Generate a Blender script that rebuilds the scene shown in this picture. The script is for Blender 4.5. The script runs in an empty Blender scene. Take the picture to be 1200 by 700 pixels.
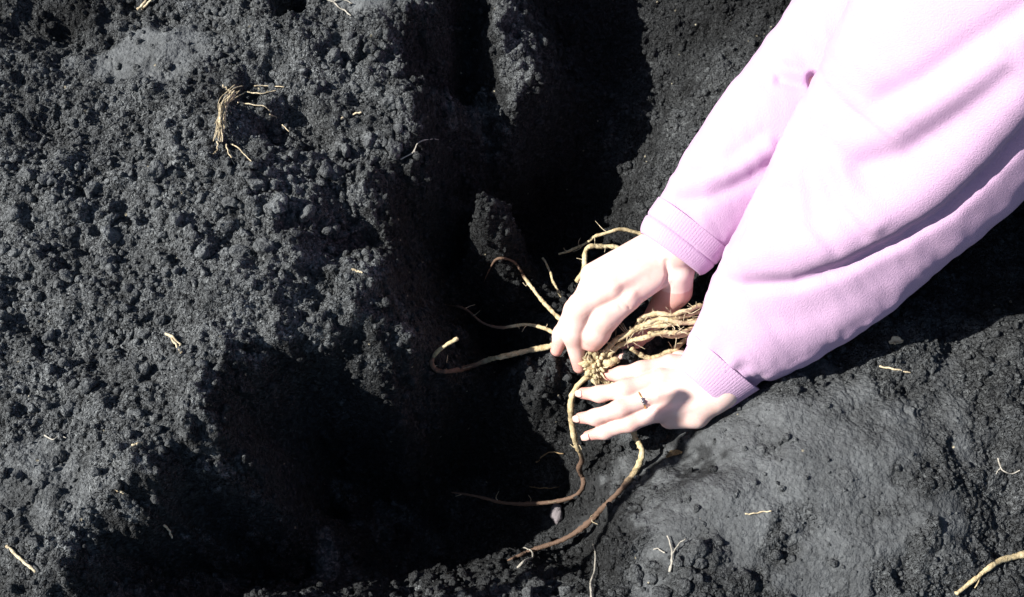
import bpy, bmesh, math, random
import numpy as np
from mathutils import Vector, Matrix

random.seed(7)
rng = np.random.default_rng(7)
S = bpy.context.scene
C = S.collection

# ------------------------------------------------------------------ camera
TILT, DIST, LENS = math.radians(25), 1.25, 38.0
CAM = np.array([0.0, -DIST * math.sin(TILT), DIST * math.cos(TILT)])
cd = bpy.data.cameras.new('camera')
cd.lens, cd.sensor_width, cd.clip_start, cd.clip_end = LENS, 36.0, 0.01, 500.0
cam = bpy.data.objects.new('camera', cd)
cam.location, cam.rotation_euler = CAM, (TILT, 0, 0)
C.objects.link(cam)
S.camera = cam
FPX = 1200 * LENS / 36.0
R_ = np.array([1.0, 0, 0])
U_ = np.array([0, math.cos(TILT), math.sin(TILT)])
F_ = np.array([0, math.sin(TILT), -math.cos(TILT)])

def ray(px, py):
    return F_ + R_ * ((px - 600) / FPX) + U_ * ((350 - py) / FPX)

def P(px, py, z):
    """the place at height z that the photograph shows at (px, py)"""
    d = ray(px, py)
    return CAM + d * ((z - CAM[2]) / d[2])

def project(v):
    w = np.asarray(v) - CAM
    dep = w @ F_
    return np.stack([600 + FPX * (w @ R_) / dep, 350 - FPX * (w @ U_) / dep], -1), dep

# ------------------------------------------------------------------ light
SUN_EL, SUN_AZ = math.radians(41), math.radians(185)      # azimuth measured from +X towards +Y
to_sun = np.array([math.cos(SUN_EL) * math.cos(SUN_AZ), math.cos(SUN_EL) * math.sin(SUN_AZ), math.sin(SUN_EL)])
W = bpy.data.worlds.new('World')
S.world = W
W.use_nodes = True
nt = W.node_tree
sky = nt.nodes.new('ShaderNodeTexSky')
sky.sky_type, sky.sun_disc = 'NISHITA', False
sky.sun_elevation, sky.sun_rotation = SUN_EL, math.pi / 2 - SUN_AZ
bg = nt.nodes['Background']
bg.inputs['Strength'].default_value = 0.05
nt.links.new(sky.outputs[0], bg.inputs[0])
sl = bpy.data.lights.new('sun', 'SUN')
sl.energy, sl.angle, sl.color = 5.0, math.radians(0.5), (1.0, 0.965, 0.91)
sun = bpy.data.objects.new('sun', sl)
sun.rotation_euler = Vector(to_sun).to_track_quat('Z', 'Y').to_euler()
sun.location = (-2, 1, 3)
C.objects.link(sun)
S.view_settings.view_transform = 'Standard'
S.view_settings.look = 'None'
S.view_settings.exposure = 0.95
S.view_settings.gamma = 1.0

# ------------------------------------------------------------------ helpers
def mesh_np(name, v, f):
    """mesh from arrays: v (n,3), f (m,3) or (m,4)"""
    me = bpy.data.meshes.new(name)
    v = np.ascontiguousarray(v, dtype=np.float32)
    f = np.ascontiguousarray(f, dtype=np.int32)
    k = f.shape[1]
    me.vertices.add(len(v)); me.vertices.foreach_set('co', v.ravel())
    me.loops.add(f.size); me.loops.foreach_set('vertex_index', f.ravel())
    me.polygons.add(len(f))
    me.polygons.foreach_set('loop_start', np.arange(0, f.size, k, dtype=np.int32))
    me.update(calc_edges=True)
    return me

def link(name, me, mat=None, parent=None, smooth=True):
    o = bpy.data.objects.new(name, me)
    C.objects.link(o)
    if mat is not None and not me.materials:
        me.materials.append(mat)
    if smooth:
        me.polygons.foreach_set('use_smooth', np.ones(len(me.polygons), dtype=bool))
    if parent is not None:
        o.parent = parent
    return o

def tag(o, label=None, cat=None, group=None, kind=None):
    for k, v in (('label', label), ('category', cat), ('group', group), ('kind', kind)):
        if v: o[k] = v
    return o

def empty(name, loc=(0, 0, 0)):
    o = bpy.data.objects.new(name, None)
    o.location = loc; o.empty_display_size = 0.05
    C.objects.link(o)
    bpy.context.view_layer.update()
    return o

def hold(o, parent):
    """parent while keeping the world place of a mesh modelled in world space"""
    o.parent = parent
    o.matrix_parent_inverse = Matrix.Translation(parent.location).inverted()
    return o

def vnoise(x, y, seed):
    """smooth 2-D value noise in -1..1"""
    xi, yi = np.floor(x).astype(np.int64), np.floor(y).astype(np.int64)
    fx, fy = x - xi, y - yi
    fx = fx * fx * fx * (fx * (fx * 6 - 15) + 10); fy = fy * fy * fy * (fy * (fy * 6 - 15) + 10)
    def h(a, b):
        n = (a * 374761393 + b * 668265263 + seed * 974634777) & 0xFFFFFFFF
        n = ((n ^ (n >> 13)) * 1274126177) & 0xFFFFFFFF
        n = n ^ (n >> 16)
        return (n & 0xFFFF) / 32767.5 - 1.0
    a, b, c, d = h(xi, yi), h(xi + 1, yi), h(xi, yi + 1), h(xi + 1, yi + 1)
    return (a + (b - a) * fx) * (1 - fy) + (c + (d - c) * fx) * fy

def fbm(x, y, seed, octaves=4, gain=0.5):
    s, a = 0, 1.0
    for k in range(octaves):
        s = s + a * vnoise(x * 2 ** k + 17.3 * k, y * 2 ** k - 9.1 * k, seed + k)
        a *= gain
    return s

def sstep(a, b, x):
    t = np.clip((x - a) / (b - a), 0, 1)
    return t * t * (3 - 2 * t)

def spline(pts, n):
    """Catmull-Rom through pts (k,d), n samples"""
    p = np.asarray(pts, float)
    p = np.vstack([2 * p[0] - p[1], p, 2 * p[-1] - p[-2]])
    L = np.concatenate([[0], np.cumsum(np.linalg.norm(np.diff(p[1:-1, :3], axis=0), axis=1))])
    t = np.linspace(0, L[-1], n)
    i = np.clip(np.searchsorted(L, t, side='right') - 1, 0, len(L) - 2)
    u = ((t - L[i]) / np.maximum(L[i + 1] - L[i], 1e-9))[:, None]
    a, b, c, d = p[i], p[i + 1], p[i + 2], p[i + 3]
    return 0.5 * (2 * b + (c - a) * u + (2 * a - 5 * b + 4 * c - d) * u ** 2 + (3 * b - a - 3 * c + d) * u ** 3)

def frames(c):
    t = np.gradient(c, axis=0)
    t /= np.linalg.norm(t, axis=1, keepdims=True) + 1e-12
    n = np.zeros_like(c)
    ref = np.array([0.13, 0.2, 1.0])
    if abs(t[0] @ ref) > 0.9: ref = np.array([1.0, 0.3, 0.1])
    n0 = ref - t[0] * (ref @ t[0]); n[0] = n0 / np.linalg.norm(n0)
    for k in range(1, len(c)):
        m = n[k - 1] - t[k] * (n[k - 1] @ t[k])
        n[k] = m / (np.linalg.norm(m) + 1e-12)
    return t, n, np.cross(t, n)

def tube(c, r, sides=8, wob=0.0, seed=0, cap=True):
    """closed tube round the path c (n,3) with radii r; returns v, f"""
    c = np.asarray(c, float); n = len(c)
    r = np.broadcast_to(np.asarray(r, float), (n,))
    t, a, b = frames(c)
    th = np.arange(sides) * 2 * math.pi / sides
    R = np.repeat(r[:, None], sides, 1)
    if wob:
        R = R * (1 + wob * np.random.default_rng(seed).normal(size=R.shape).clip(-2, 2) + wob * 1.2 * np.random.default_rng(seed + 1).normal(size=(n, 1)).clip(-2, 2))
    v = c[:, None] + R[..., None] * (a[:, None] * np.cos(th)[None, :, None] + b[:, None] * np.sin(th)[None, :, None])
    v = v.reshape(-1, 3)
    i, j = np.meshgrid(np.arange(n - 1), np.arange(sides), indexing='ij')
    q = np.stack([i * sides + j, i * sides + (j + 1) % sides, (i + 1) * sides + (j + 1) % sides, (i + 1) * sides + j], -1).reshape(-1, 4)
    f = np.vstack([q[:, [0, 1, 2]], q[:, [0, 2, 3]]])
    if cap:
        v = np.vstack([v, c[0] - t[0] * r[0] * 0.5, c[-1] + t[-1] * r[-1] * 0.6])
        k = np.arange(sides); o = (n - 1) * sides
        f = np.vstack([f, np.stack([(k + 1) % sides, k, np.full(sides, n * sides)], 1),
                       np.stack([o + k, o + (k + 1) % sides, np.full(sides, n * sides + 1)], 1)])
    return v, f

def join(parts):
    vs, fs, o = [], [], 0
    for v, f in parts:
        vs.append(v); fs.append(np.asarray(f) + o); o += len(v)
    return np.vstack(vs), np.vstack(fs)

_ico = {}
def ico(sub):
    if sub not in _ico:
        bm = bmesh.new(); bmesh.ops.create_icosphere(bm, subdivisions=sub, radius=1)
        bm.verts.ensure_lookup_table()
        _ico[sub] = (np.array([v.co[:] for v in bm.verts]), np.array([[v.index for v in f.verts] for f in bm.faces]))
        bm.free()
    return _ico[sub][0].copy(), _ico[sub][1].copy()

def lump(sub, seed, rough=0.28, facets=7):
    """an angular, broken clod of unit size"""
    g = np.random.default_rng(seed)
    v, f = ico(sub)
    r = np.full(len(v), 1.0)
    for k in range(facets):
        d = g.normal(size=3); d /= np.linalg.norm(d)
        h = g.uniform(0.48, 0.88)
        r = np.minimum(r, h / np.maximum(v @ d, 1e-3))
    for k in range(5):
        d = g.normal(size=3) * (1.4 + 1.3 * k)
        r = r * (1 + rough / (1.3 + k) * 0.55 * np.sin(v @ d + g.uniform(0, 6)))
    r = r * (1 + g.normal(size=len(v)) * 0.05)
    return v * r[:, None] * g.uniform(0.75, 1.1, 3), f

# ------------------------------------------------------------------ materials
def material(name, rough=0.9, spec=0.2):
    m = bpy.data.materials.new(name)
    m.use_nodes = True
    b = m.node_tree.nodes['Principled BSDF']
    b.inputs['Roughness'].default_value = rough
    b.inputs['Specular IOR Level'].default_value = spec
    return m, m.node_tree, b

def noise_node(nt, scale, detail=4, rough=0.6, vec=None):
    n = nt.nodes.new('ShaderNodeTexNoise')
    n.inputs['Scale'].default_value, n.inputs['Detail'].default_value, n.inputs['Roughness'].default_value = scale, detail, rough
    if vec: nt.links.new(vec, n.inputs['Vector'])
    return n

def ramp_node(nt, fac, stops):
    r = nt.nodes.new('ShaderNodeValToRGB')
    e = r.color_ramp.elements
    while len(e) < len(stops): e.new(0.5)
    for k, (p, c) in enumerate(stops):
        e[k].position = p; e[k].color = (*c, 1)
    nt.links.new(fac, r.inputs['Fac'])
    return r

def bump_node(nt, height, strength, dist, bsdf, prev=None):
    b = nt.nodes.new('ShaderNodeBump')
    b.inputs['Strength'].default_value, b.inputs['Distance'].default_value = strength, dist
    nt.links.new(height, b.inputs['Height'])
    if prev: nt.links.new(prev, b.inputs['Normal'])
    nt.links.new(b.outputs[0], bsdf.inputs['Normal'])
    return b.outputs[0]

def coords(nt, kind='Object'):
    return nt.nodes.new('ShaderNodeTexCoord').outputs[kind]

def mix_color(nt, fac, a, b):
    m = nt.nodes.new('ShaderNodeMix'); m.data_type = 'RGBA'
    nt.links.new(fac, m.inputs[0])
    for s, x in ((6, a), (7, b)):
        if isinstance(x, tuple): m.inputs[s].default_value = (*x, 1)
        else: nt.links.new(x, m.inputs[s])
    return m.outputs[2]

def soil_material(name, attr, specks=True):
    m, nt, b = material(name, 0.95, 0.22)
    co = nt.nodes.new('ShaderNodeNewGeometry').outputs['Position']
    n1 = noise_node(nt, 9, 4, 0.6, co); n2 = noise_node(nt, 260, 5, 0.7, co)
    c1 = ramp_node(nt, n1.outputs['Fac'], [(0.3, (0.018, 0.019, 0.020)), (0.7, (0.034, 0.036, 0.038))])
    c2 = ramp_node(nt, n2.outputs['Fac'], [(0.32, (0.55, 0.55, 0.55)), (0.5, (0.95, 0.95, 0.95)), (0.72, (1.5, 1.5, 1.46))])
    mu = nt.nodes.new('ShaderNodeMix'); mu.data_type = 'RGBA'; mu.blend_type = 'MULTIPLY'; mu.inputs[0].default_value = 1
    nt.links.new(c1.outputs[0], mu.inputs[6]); nt.links.new(c2.outputs[0], mu.inputs[7])
    col = mu.outputs[2]
    vg = nt.nodes.new('ShaderNodeTexVoronoi'); vg.inputs['Scale'].default_value = 300     # every grain its own shade
    nt.links.new(co, vg.inputs['Vector'])
    sg = nt.nodes.new('ShaderNodeSeparateColor'); nt.links.new(vg.outputs['Color'], sg.inputs[0])
    cg_ = ramp_node(nt, sg.outputs[2], [(0.0, (0.55, 0.55, 0.55)), (0.7, (1.0, 1.0, 1.0)), (1.0, (1.7, 1.7, 1.66))])
    def grainy(c):
        q = nt.nodes.new('ShaderNodeMix'); q.data_type = 'RGBA'; q.blend_type = 'MULTIPLY'
        ga = nt.nodes.new('ShaderNodeAttribute'); ga.attribute_name = 'grain'; nt.links.new(ga.outputs['Fac'], q.inputs[0])
        nt.links.new(c, q.inputs[6]); nt.links.new(cg_.outputs[0], q.inputs[7]); return q.outputs[2]
    if attr:                                   # dry patted soil is paler; sunlit ground also painted paler, the shaded pit darker
        at = nt.nodes.new('ShaderNodeAttribute'); at.attribute_name = 'dust_and_light'
        n3 = noise_node(nt, 17, 6, 0.7, co)
        d = nt.nodes.new('ShaderNodeMath'); d.operation = 'MULTIPLY'
        r3 = ramp_node(nt, n3.outputs['Fac'], [(0.36, (0.45, 0.45, 0.45)), (0.62, (1, 1, 1))])
        nt.links.new(at.outputs['Fac'], d.inputs[0]); nt.links.new(r3.outputs[0], d.inputs[1])
        col = mix_color(nt, d.outputs[0], col, (0.172, 0.183, 0.190))
        if not specks: pass
        # scattered pale specks of dry root and grit
        vo = nt.nodes.new('ShaderNodeTexVoronoi'); vo.inputs['Scale'].default_value = 95
        nt.links.new(co, vo.inputs['Vector'])
        lt = nt.nodes.new('ShaderNodeMath'); lt.operation = 'LESS_THAN'; lt.inputs[1].default_value = 0.14
        nt.links.new(vo.outputs['Distance'], lt.inputs[0])
        se = nt.nodes.new('ShaderNodeSeparateColor'); nt.links.new(vo.outputs['Color'], se.inputs[0])
        g2 = nt.nodes.new('ShaderNodeMath'); g2.operation = 'GREATER_THAN'; g2.inputs[1].default_value = 0.955
        nt.links.new(se.outputs[0], g2.inputs[0])
        an = nt.nodes.new('ShaderNodeMath'); an.operation = 'MULTIPLY'
        nt.links.new(lt.outputs[0], an.inputs[0]); nt.links.new(g2.outputs[0], an.inputs[1])
        col = mix_color(nt, an.outputs[0], col, (0.30, 0.27, 0.20))
    nt.links.new(grainy(col), b.inputs['Base Color'])
    wv = nt.nodes.new('ShaderNodeVectorMath'); wv.operation = 'MULTIPLY_ADD'      # wobbled lookup, so grains are not round
    nw = noise_node(nt, 180, 2, 0.5, co); wv.inputs[1].default_value = (0.004, 0.004, 0.004)
    nt.links.new(nw.outputs['Color'], wv.inputs[0]); nt.links.new(co, wv.inputs[2])
    prev = None
    for sc_, st_, di_ in ((190, 1.0, 0.0075), (400, 1.0, 0.0042)):
        vb = nt.nodes.new('ShaderNodeTexVoronoi'); vb.inputs['Scale'].default_value = sc_
        nt.links.new(wv.outputs[0], vb.inputs['Vector'])
        sep = nt.nodes.new('ShaderNodeSeparateColor'); nt.links.new(vb.outputs['Color'], sep.inputs[0])
        hm = nt.nodes.new('ShaderNodeMath'); hm.operation = 'MULTIPLY_ADD'; hm.inputs[1].default_value = 0.5
        ng = nt.nodes.new('ShaderNodeMath'); ng.operation = 'MULTIPLY'; ng.inputs[1].default_value = -1.0
        nt.links.new(vb.outputs['Distance'], ng.inputs[0])
        nt.links.new(sep.outputs[1], hm.inputs[0]); nt.links.new(ng.outputs[0], hm.inputs[2])
        bn = bump_node(nt, hm.outputs[0], st_, di_, b, prev)
        if attr:
            fl = nt.nodes.new('ShaderNodeAttribute'); fl.attribute_name = 'grain'
            ml = nt.nodes.new('ShaderNodeMath'); ml.operation = 'MULTIPLY'; ml.inputs[1].default_value = st_
            nt.links.new(fl.outputs['Fac'], ml.inputs[0])
            nt.links.new(ml.outputs[0], bn.node.inputs['Strength'])
        prev = bn
    nb = noise_node(nt, 600, 4, 0.75, co)
    bump_node(nt, nb.outputs['Fac'], 0.8, 0.0012, b, prev)
    return m

M_SOIL = soil_material('soil', True)
M_CLOD = soil_material('clod_soil', True)

def root_material(name, a, b_, scale=70):
    m, nt, b = material(name, 0.7, 0.3)
    co = nt.nodes.new('ShaderNodeNewGeometry').outputs['Position']
    n = noise_node(nt, scale, 5, 0.7, co)
    r = ramp_node(nt, n.outputs['Fac'], [(0.3, a), (0.62, b_)])
    n4 = noise_node(nt, 60, 5, 0.75, co)
    r4 = ramp_node(nt, n4.outputs['Fac'], [(0.50, (0, 0, 0)), (0.68, (0.85, 0.85, 0.85))])
    sa = nt.nodes.new('ShaderNodeAttribute'); sa.attribute_name = 'shade_brown'
    c_ = mix_color(nt, sa.outputs['Fac'], mix_color(nt, r4.outputs[0], r.outputs[0], tuple(x * 0.33 for x in a)), (0.135, 0.085, 0.058))  # tail brown put in as painted shade
    nt.links.new(c_, b.inputs['Base Color'])
    n2 = noise_node(nt, 420, 4, 0.7, co)
    bump_node(nt, n2.outputs['Fac'], 0.9, 0.0018, b)
    return m

M_ROOT = root_material('root_skin', (0.40, 0.29, 0.14), (0.70, 0.59, 0.37), 130)
M_BUD = root_material('crown_bud', (0.36, 0.28, 0.13), (0.66, 0.57, 0.36), 260)
M_STRAW = root_material('dry_straw', (0.42, 0.33, 0.2), (0.72, 0.62, 0.43), 200)
M_PALE = root_material('pale_rootlet', (0.30, 0.28, 0.24), (0.5, 0.47, 0.40), 200)
M_DEAD = root_material('dead_leaf', (0.16, 0.10, 0.05), (0.36, 0.26, 0.14), 160)
M_STONE = root_material('stone_grey', (0.16, 0.14, 0.15), (0.30, 0.27, 0.28), 120)

def skin_material():
    m, nt, b = material('skin', 0.55, 0.3)
    co = nt.nodes.new('ShaderNodeNewGeometry').outputs['Position']
    n = noise_node(nt, 45, 4, 0.6, co)
    r = ramp_node(nt, n.outputs['Fac'], [(0.3, (0.70, 0.47, 0.41)), (0.7, (0.80, 0.59, 0.53))])
    nt.links.new(r.outputs[0], b.inputs['Base Color'])
    at = nt.nodes.new('ShaderNodeAttribute'); at.attribute_name = 'flush'
    col = mix_color(nt, at.outputs['Fac'], r.outputs[0], (0.60, 0.25, 0.21))
    n5 = noise_node(nt, 300, 5, 0.75, co)                 # soil rubbed into the finger ends
    r5 = ramp_node(nt, n5.outputs['Fac'], [(0.56, (0, 0, 0)), (0.70, (0.8, 0.8, 0.8))])
    at2 = nt.nodes.new('ShaderNodeAttribute'); at2.attribute_name = 'dirt'
    ml = nt.nodes.new('ShaderNodeMath'); ml.operation = 'MULTIPLY'
    nt.links.new(r5.outputs[0], ml.inputs[0]); nt.links.new(at2.outputs['Fac'], ml.inputs[1])
    nt.links.new(mix_color(nt, ml.outputs[0], col, (0.10, 0.075, 0.06)), b.inputs['Base Color'])
    b.inputs['Subsurface Weight'].default_value = 0.25
    b.inputs['Subsurface Radius'].default_value = (1.0, 0.35, 0.2)
    b.inputs['Subsurface Scale'].default_value = 0.004
    n2 = noise_node(nt, 650, 3, 0.6, co)
    bump_node(nt, n2.outputs['Fac'], 0.25, 0.0006, b)
    return m
M_SKIN = skin_material()
M_NAIL, _t, _b = material('nail', 0.3, 0.5); _b.inputs['Base Color'].default_value = (0.68, 0.44, 0.38, 1)
M_GOLD, _t, _b = material('ring_gold', 0.3, 0.5); _b.inputs['Base Color'].default_value = (0.55, 0.38, 0.16, 1); _b.inputs['Metallic'].default_value = 1
M_GEM, _t, _b = material('ring_stone', 0.1, 0.8); _b.inputs['Base Color'].default_value = (0.12, 0.12, 0.14, 1)

def fleece_material(name, base):
    m, nt, b = material(name, 0.95, 0.1)
    co = nt.nodes.new('ShaderNodeNewGeometry').outputs['Position']
    n = noise_node(nt, 30, 4, 0.6, co); n2 = noise_node(nt, 620, 3, 0.7, co)
    r = ramp_node(nt, n.outputs['Fac'], [(0.3, tuple(x * 0.94 for x in base)), (0.7, base)])
    nt.links.new(r.outputs[0], b.inputs['Base Color'])
    b.inputs['Sheen Weight'].default_value = 0.15
    bump_node(nt, n2.outputs['Fac'], 0.7, 0.0015, b)
    return m
M_PINK = fleece_material('pink_fleece', (0.54, 0.355, 0.52))
M_RIB = fleece_material('pink_rib', (0.54, 0.355, 0.52))
M_DENIM = fleece_material('blue_denim', (0.06, 0.09, 0.17))
M_HAIR = fleece_material('brown_hair', (0.07, 0.045, 0.03))
M_SHOE = fleece_material('dark_shoe', (0.03, 0.03, 0.035))
M_WOOD = root_material('ash_wood', (0.36, 0.24, 0.13), (0.52, 0.38, 0.22), 40)
M_STEEL, _t, _b = material('caster_steel', 0.4, 0.5); _b.inputs['Base Color'].default_value = (0.3, 0.3, 0.3, 1); _b.inputs['Metallic'].default_value = 0.9

# ------------------------------------------------------------------ ground
# what the photograph shows at (px, py) and how high that place lies (mm, 0 = root crown)
CTRL = [
 # left bank, loose and lit
 (-150,-120,140),(0,0,138),(150,0,140),(300,-10,148),(180,70,134),(0,150,132),(150,160,138),(270,140,146),(0,300,130),(150,300,136),(290,250,142),
 (0,450,138),(130,450,144),(0,590,126),(90,560,138),(-10,700,104),(220,370,138),(330,300,142),(190,500,144),(215,560,126),(-150,700,90),(-150,350,130),
 (350,150,118),(370,60,146),(430,60,142),(485,90,122),(510,20,132),(420,120,124),(440,170,112),(495,140,104),(505,205,78),(465,205,92),(530,190,20),(405,250,92),(425,285,70),(365,215,124),
 (395,330,126),(440,360,106),(482,395,66),(458,425,62),(420,300,104),(345,380,116),(375,405,96),(300,360,138),(315,395,130),(265,420,136),(258,480,134),(235,530,132),
 # ridge in the far end of the pit
 (565,0,104),(575,50,92),(605,60,84),(622,110,62),(606,146,36),(580,120,50),(645,80,30),(540,60,44),(545,110,6),(590,-60,120),(500,-80,140),
 # pit floor and its steep left wall
 (528,225,0),(556,250,50),(566,278,34),(588,270,-70),(542,312,-90),(576,228,-60),(534,275,-40),(445,250,100),(505,330,-20),(540,350,-100),(450,590,-195),
 (570,370,-130),(590,440,-110),(550,540,-195),(620,560,-180),(480,600,-195),(600,300,-140),(640,230,-120),(680,150,-80),(680,60,-70),(760,30,-50),(700,-60,-40),(850,-5,-6),
 # mound under the crown
 (640,420,-22),(690,425,-12),(700,390,-16),(605,425,-40),(610,460,-50),(760,400,-18),(790,420,-14),(680,350,-44),(655,490,-78),(655,545,-140),(668,592,-160),(720,470,-22),(585,465,-66),
 # right wall and right bank
 (725,240,-76),(780,200,-6),(850,130,36),(900,70,64),(735,300,-62),(790,120,-20),(885,42,46),(960,0,84),(1100,-120,90),(1000,200,56),(1200,100,50),(1200,250,30),(1350,300,30),(900,300,10),
 (760,480,-18),(830,460,-2),(765,525,-40),(704,560,-74),(715,520,-48),(820,505,14),
 (900,470,46),(1000,440,58),(1000,560,78),(1100,500,72),(1200,450,56),(850,560,50),(770,600,26),(735,585,-20),(725,620,-10),(900,650,60),(1100,650,70),(1200,690,60),(1350,600,50),
 (1050,400,38),(1200,390,36),(1100,360,20),
 # near lip
 (700,640,-100),(640,640,-150),(590,645,-160),(600,688,-40),(530,690,-36),(560,715,0),(680,690,-40),(760,660,24),(730,690,0),(430,700,-40),(450,660,-150),(350,700,0),(150,605,124),(200,598,116),(112,650,116),(176,664,30),(232,669,-20),(300,672,-80),(360,676,-110),(180,697,62),(120,690,90),(300,700,20),(600,740,20),(400,760,30),(180,720,70),(800,760,40),(1000,800,60),(0,800,70),
]
# steep cut faces: a rim seen in the photograph, then the face falls away from it (metres east, north; height in mm)
CUT = [((235,530,132), (.05,-.01,20), (.09,-.02,-110)), ((258,480,134), (.04,-.01,20), (.09,-.02,-120), (.14,-.03,-195)),
       ((265,425,136), (.025,-.035,40), (.06,-.07,-100)), ((315,400,130), (.01,-.035,40), (.02,-.065,-80), (.03,-.10,-180)),
       ((375,408,96), (.008,-.03,20), (.015,-.06,-90), (.02,-.09,-185)), ((458,428,62), (.005,-.03,0), (.015,-.06,-100), (.02,-.09,-185)),
       ((484,400,64), (.03,-.01,0), (.055,-.02,-90)), ((470,345,84), (.035,0,20), (.065,0,-60)), ((215,575,126), (.06,0,30), (.11,-.01,-80))]
EXTRA = []
for rim, *offs in CUT:
    r_ = P(rim[0], rim[1], rim[2] / 1000); EXTRA.append(r_)
    EXTRA += [np.array([r_[0] + a, r_[1] + b, h / 1000]) for a, b, h in offs]
cp = np.array([P(a, b, h / 1000) for a, b, h in CTRL] + EXTRA)
def tps_fit(xy, z, lam=1e-5):
    n = len(xy)
    d = np.linalg.norm(xy[:, None] - xy[None], axis=-1)
    K = np.where(d > 0, d * d * np.log(np.maximum(d, 1e-9)), 0) + lam * np.eye(n)
    A = np.zeros((n + 3, n + 3)); A[:n, :n] = K
    A[:n, n] = 1; A[:n, n + 1:] = xy; A[n, :n] = 1; A[n + 1:, :n] = xy.T
    return np.linalg.solve(A, np.concatenate([z, np.zeros(3)]))
tw = tps_fit(cp[:, :2], cp[:, 2])
def tps_eval(x, y):
    q = np.stack([x.ravel(), y.ravel()], -1); out = np.zeros(len(q))
    for s in range(0, len(q), 4000):
        b = q[s:s + 4000]
        d2 = ((b[:, None] - cp[None, :, :2]) ** 2).sum(-1)
        out[s:s + 4000] = 0.5 * (d2 * np.log(np.maximum(d2, 1e-16))) @ tw[:-3] + tw[-3] + b @ tw[-2:]
    return out.reshape(x.shape)

STEP = 0.0015
X0, X1, Y0, Y1 = -0.78, 0.80, -0.42, 0.60
def axis(a, b):
    core = np.arange(a, b + STEP / 2, STEP)
    o, s = [], STEP
    d = 0.0
    while d < 45:
        s *= 1.16; d += s; o.append(d)
    o = np.array(o)
    return np.concatenate([a - o[::-1], core, core[-1] + o]), len(o)
gx, ox = axis(X0, X1)
gy, oy = axis(Y0, Y1)
cxg, cyg = np.linspace(X0, X1, 200), np.linspace(Y0, Y1, 130)
CX, CY = np.meshgrid(cxg, cyg, indexing='ij')
coarse = np.clip(tps_eval(CX, CY), -0.205, 0.17)
def sample(grid, x, y):
    """cubic-ish lookup of a coarse grid over the pit area"""
    u = np.clip((x - X0) / (X1 - X0) * (grid.shape[0] - 1), 0, grid.shape[0] - 1.001)
    v = np.clip((y - Y0) / (Y1 - Y0) * (grid.shape[1] - 1), 0, grid.shape[1] - 1.001)
    i, j = u.astype(int), v.astype(int); a, b = u - i, v - j
    return (grid[i, j] * (1 - a) + grid[i + 1, j] * a) * (1 - b) + (grid[i, j + 1] * (1 - a) + grid[i + 1, j + 1] * a) * b

GX, GY = np.meshgrid(gx, gy, indexing='ij')
jx = 0.010 * fbm(GX * 20, GY * 20, 51, 4); jy = 0.010 * fbm(GX * 20, GY * 20, 61, 4)      # ragged edges
base = sample(coarse, GX + jx, GY + jy)
out = np.maximum(np.maximum(X0 - GX, GX - X1), np.maximum(Y0 - GY, GY - Y1)).clip(0)
far = sstep(0.0, 0.35, out)
base = base * (1 - far) + far * (0.09 + 0.03 * fbm(GX * 1.5, GY * 1.5, 5, 3))

def blob(px, py, rx, ry, z, soft=0.5, wob=0.25):
    """mask round a place seen at (px, py); rx, ry in photograph pixels"""
    c = P(px, py, z); s = (CAM[2] - z) / math.cos(TILT) / FPX
    a = math.atan2(c[1] - 0, 1)
    d = np.sqrt(((GX - c[0]) / (rx * s)) ** 2 + ((GY - c[1]) / (ry * s * 1.15)) ** 2)
    d = d + wob * fbm(GX * 30, GY * 30, 77, 2)
    return 1 - sstep(1 - soft, 1 + soft, d)

smooth = np.maximum.reduce([
    0.8 * blob(175, 66, 74, 36, 0.134, 0.3, 0.5),
    0.85 * blob(930, 560, 170, 110, 0.06, 0.5, 0.7), 0.85 * blob(820, 560, 90, 70, 0.04, 0.4, 0.5), blob(1000, 500, 110, 60, 0.06, 0.5, 0.6) * 0.7,
    blob(440, 20, 45, 22, 0.14, 0.3) * 0.8, blob(60, 575, 60, 40, 0.09, 0.4) * 0.5, blob(560, 20, 25, 60, 0.1, 0.4) * 0.3])
fine = np.maximum.reduce([blob(30, 100, 110, 130, 0.13, 0.5), blob(300, 350, 90, 75, 0.135, 0.4), blob(1120, 560, 160, 150, 0.06, 0.4), blob(130, 560, 120, 70, 0.1, 0.4) * 0.7])
edge = 1 - sstep(0.0, 0.25, out)                                    # the farther sheet is too coarse for fine relief
rough = np.clip(1 - smooth, 0, 1) * edge
H = base + rough * (0.012 * fbm(GX * 14, GY * 14, 11, 4) + 0.005 * (1 - 1.6 * np.abs(fbm(GX * 34, GY * 34, 21, 3))))
H += (0.0022 * fbm(GX * 55, GY * 55, 31, 3) * (0.4 + 0.6 * rough) + 0.010 * fbm(GX * 8, GY * 8, 91, 3)) * edge
H -= 0.0028 * smooth * np.exp(-(fbm(GX * 13, GY * 13, 95, 4) / 0.035) ** 2) * edge      # drying cracks in pressed soil

H -= 0.05 * blob(340, 10, 20, 30, 0.14, 0.3) + 0.028 * blob(345, 150, 42, 26, 0.13, 0.4) + 0.02 * blob(60, 40, 50, 26, 0.13, 0.4)

# broken shoulders of the pit: fist-sized pieces of soil still standing at its edge
for bx_, by_, br_, bz_ in ((500,160,26,.10),(478,118,22,.12),(520,95,20,.11),(440,225,24,.11),(465,300,26,.09),(425,340,24,.11),(470,372,28,.08),(450,412,24,.07),(395,395,26,.10),
                           (350,405,22,.11),(290,425,22,.13),(262,470,24,.13),(245,515,20,.13),(595,70,26,.08),(612,118,24,.06),(575,30,20,.10),(560,255,16,.05),(640,440,22,-.03),(610,455,20,-.05),(650,385,18,-.03)):
    H += (0.010 + 0.006 * rng.random()) * blob(bx_, by_, br_, br_ * 0.9, bz_, 0.35, 0.5)

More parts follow.
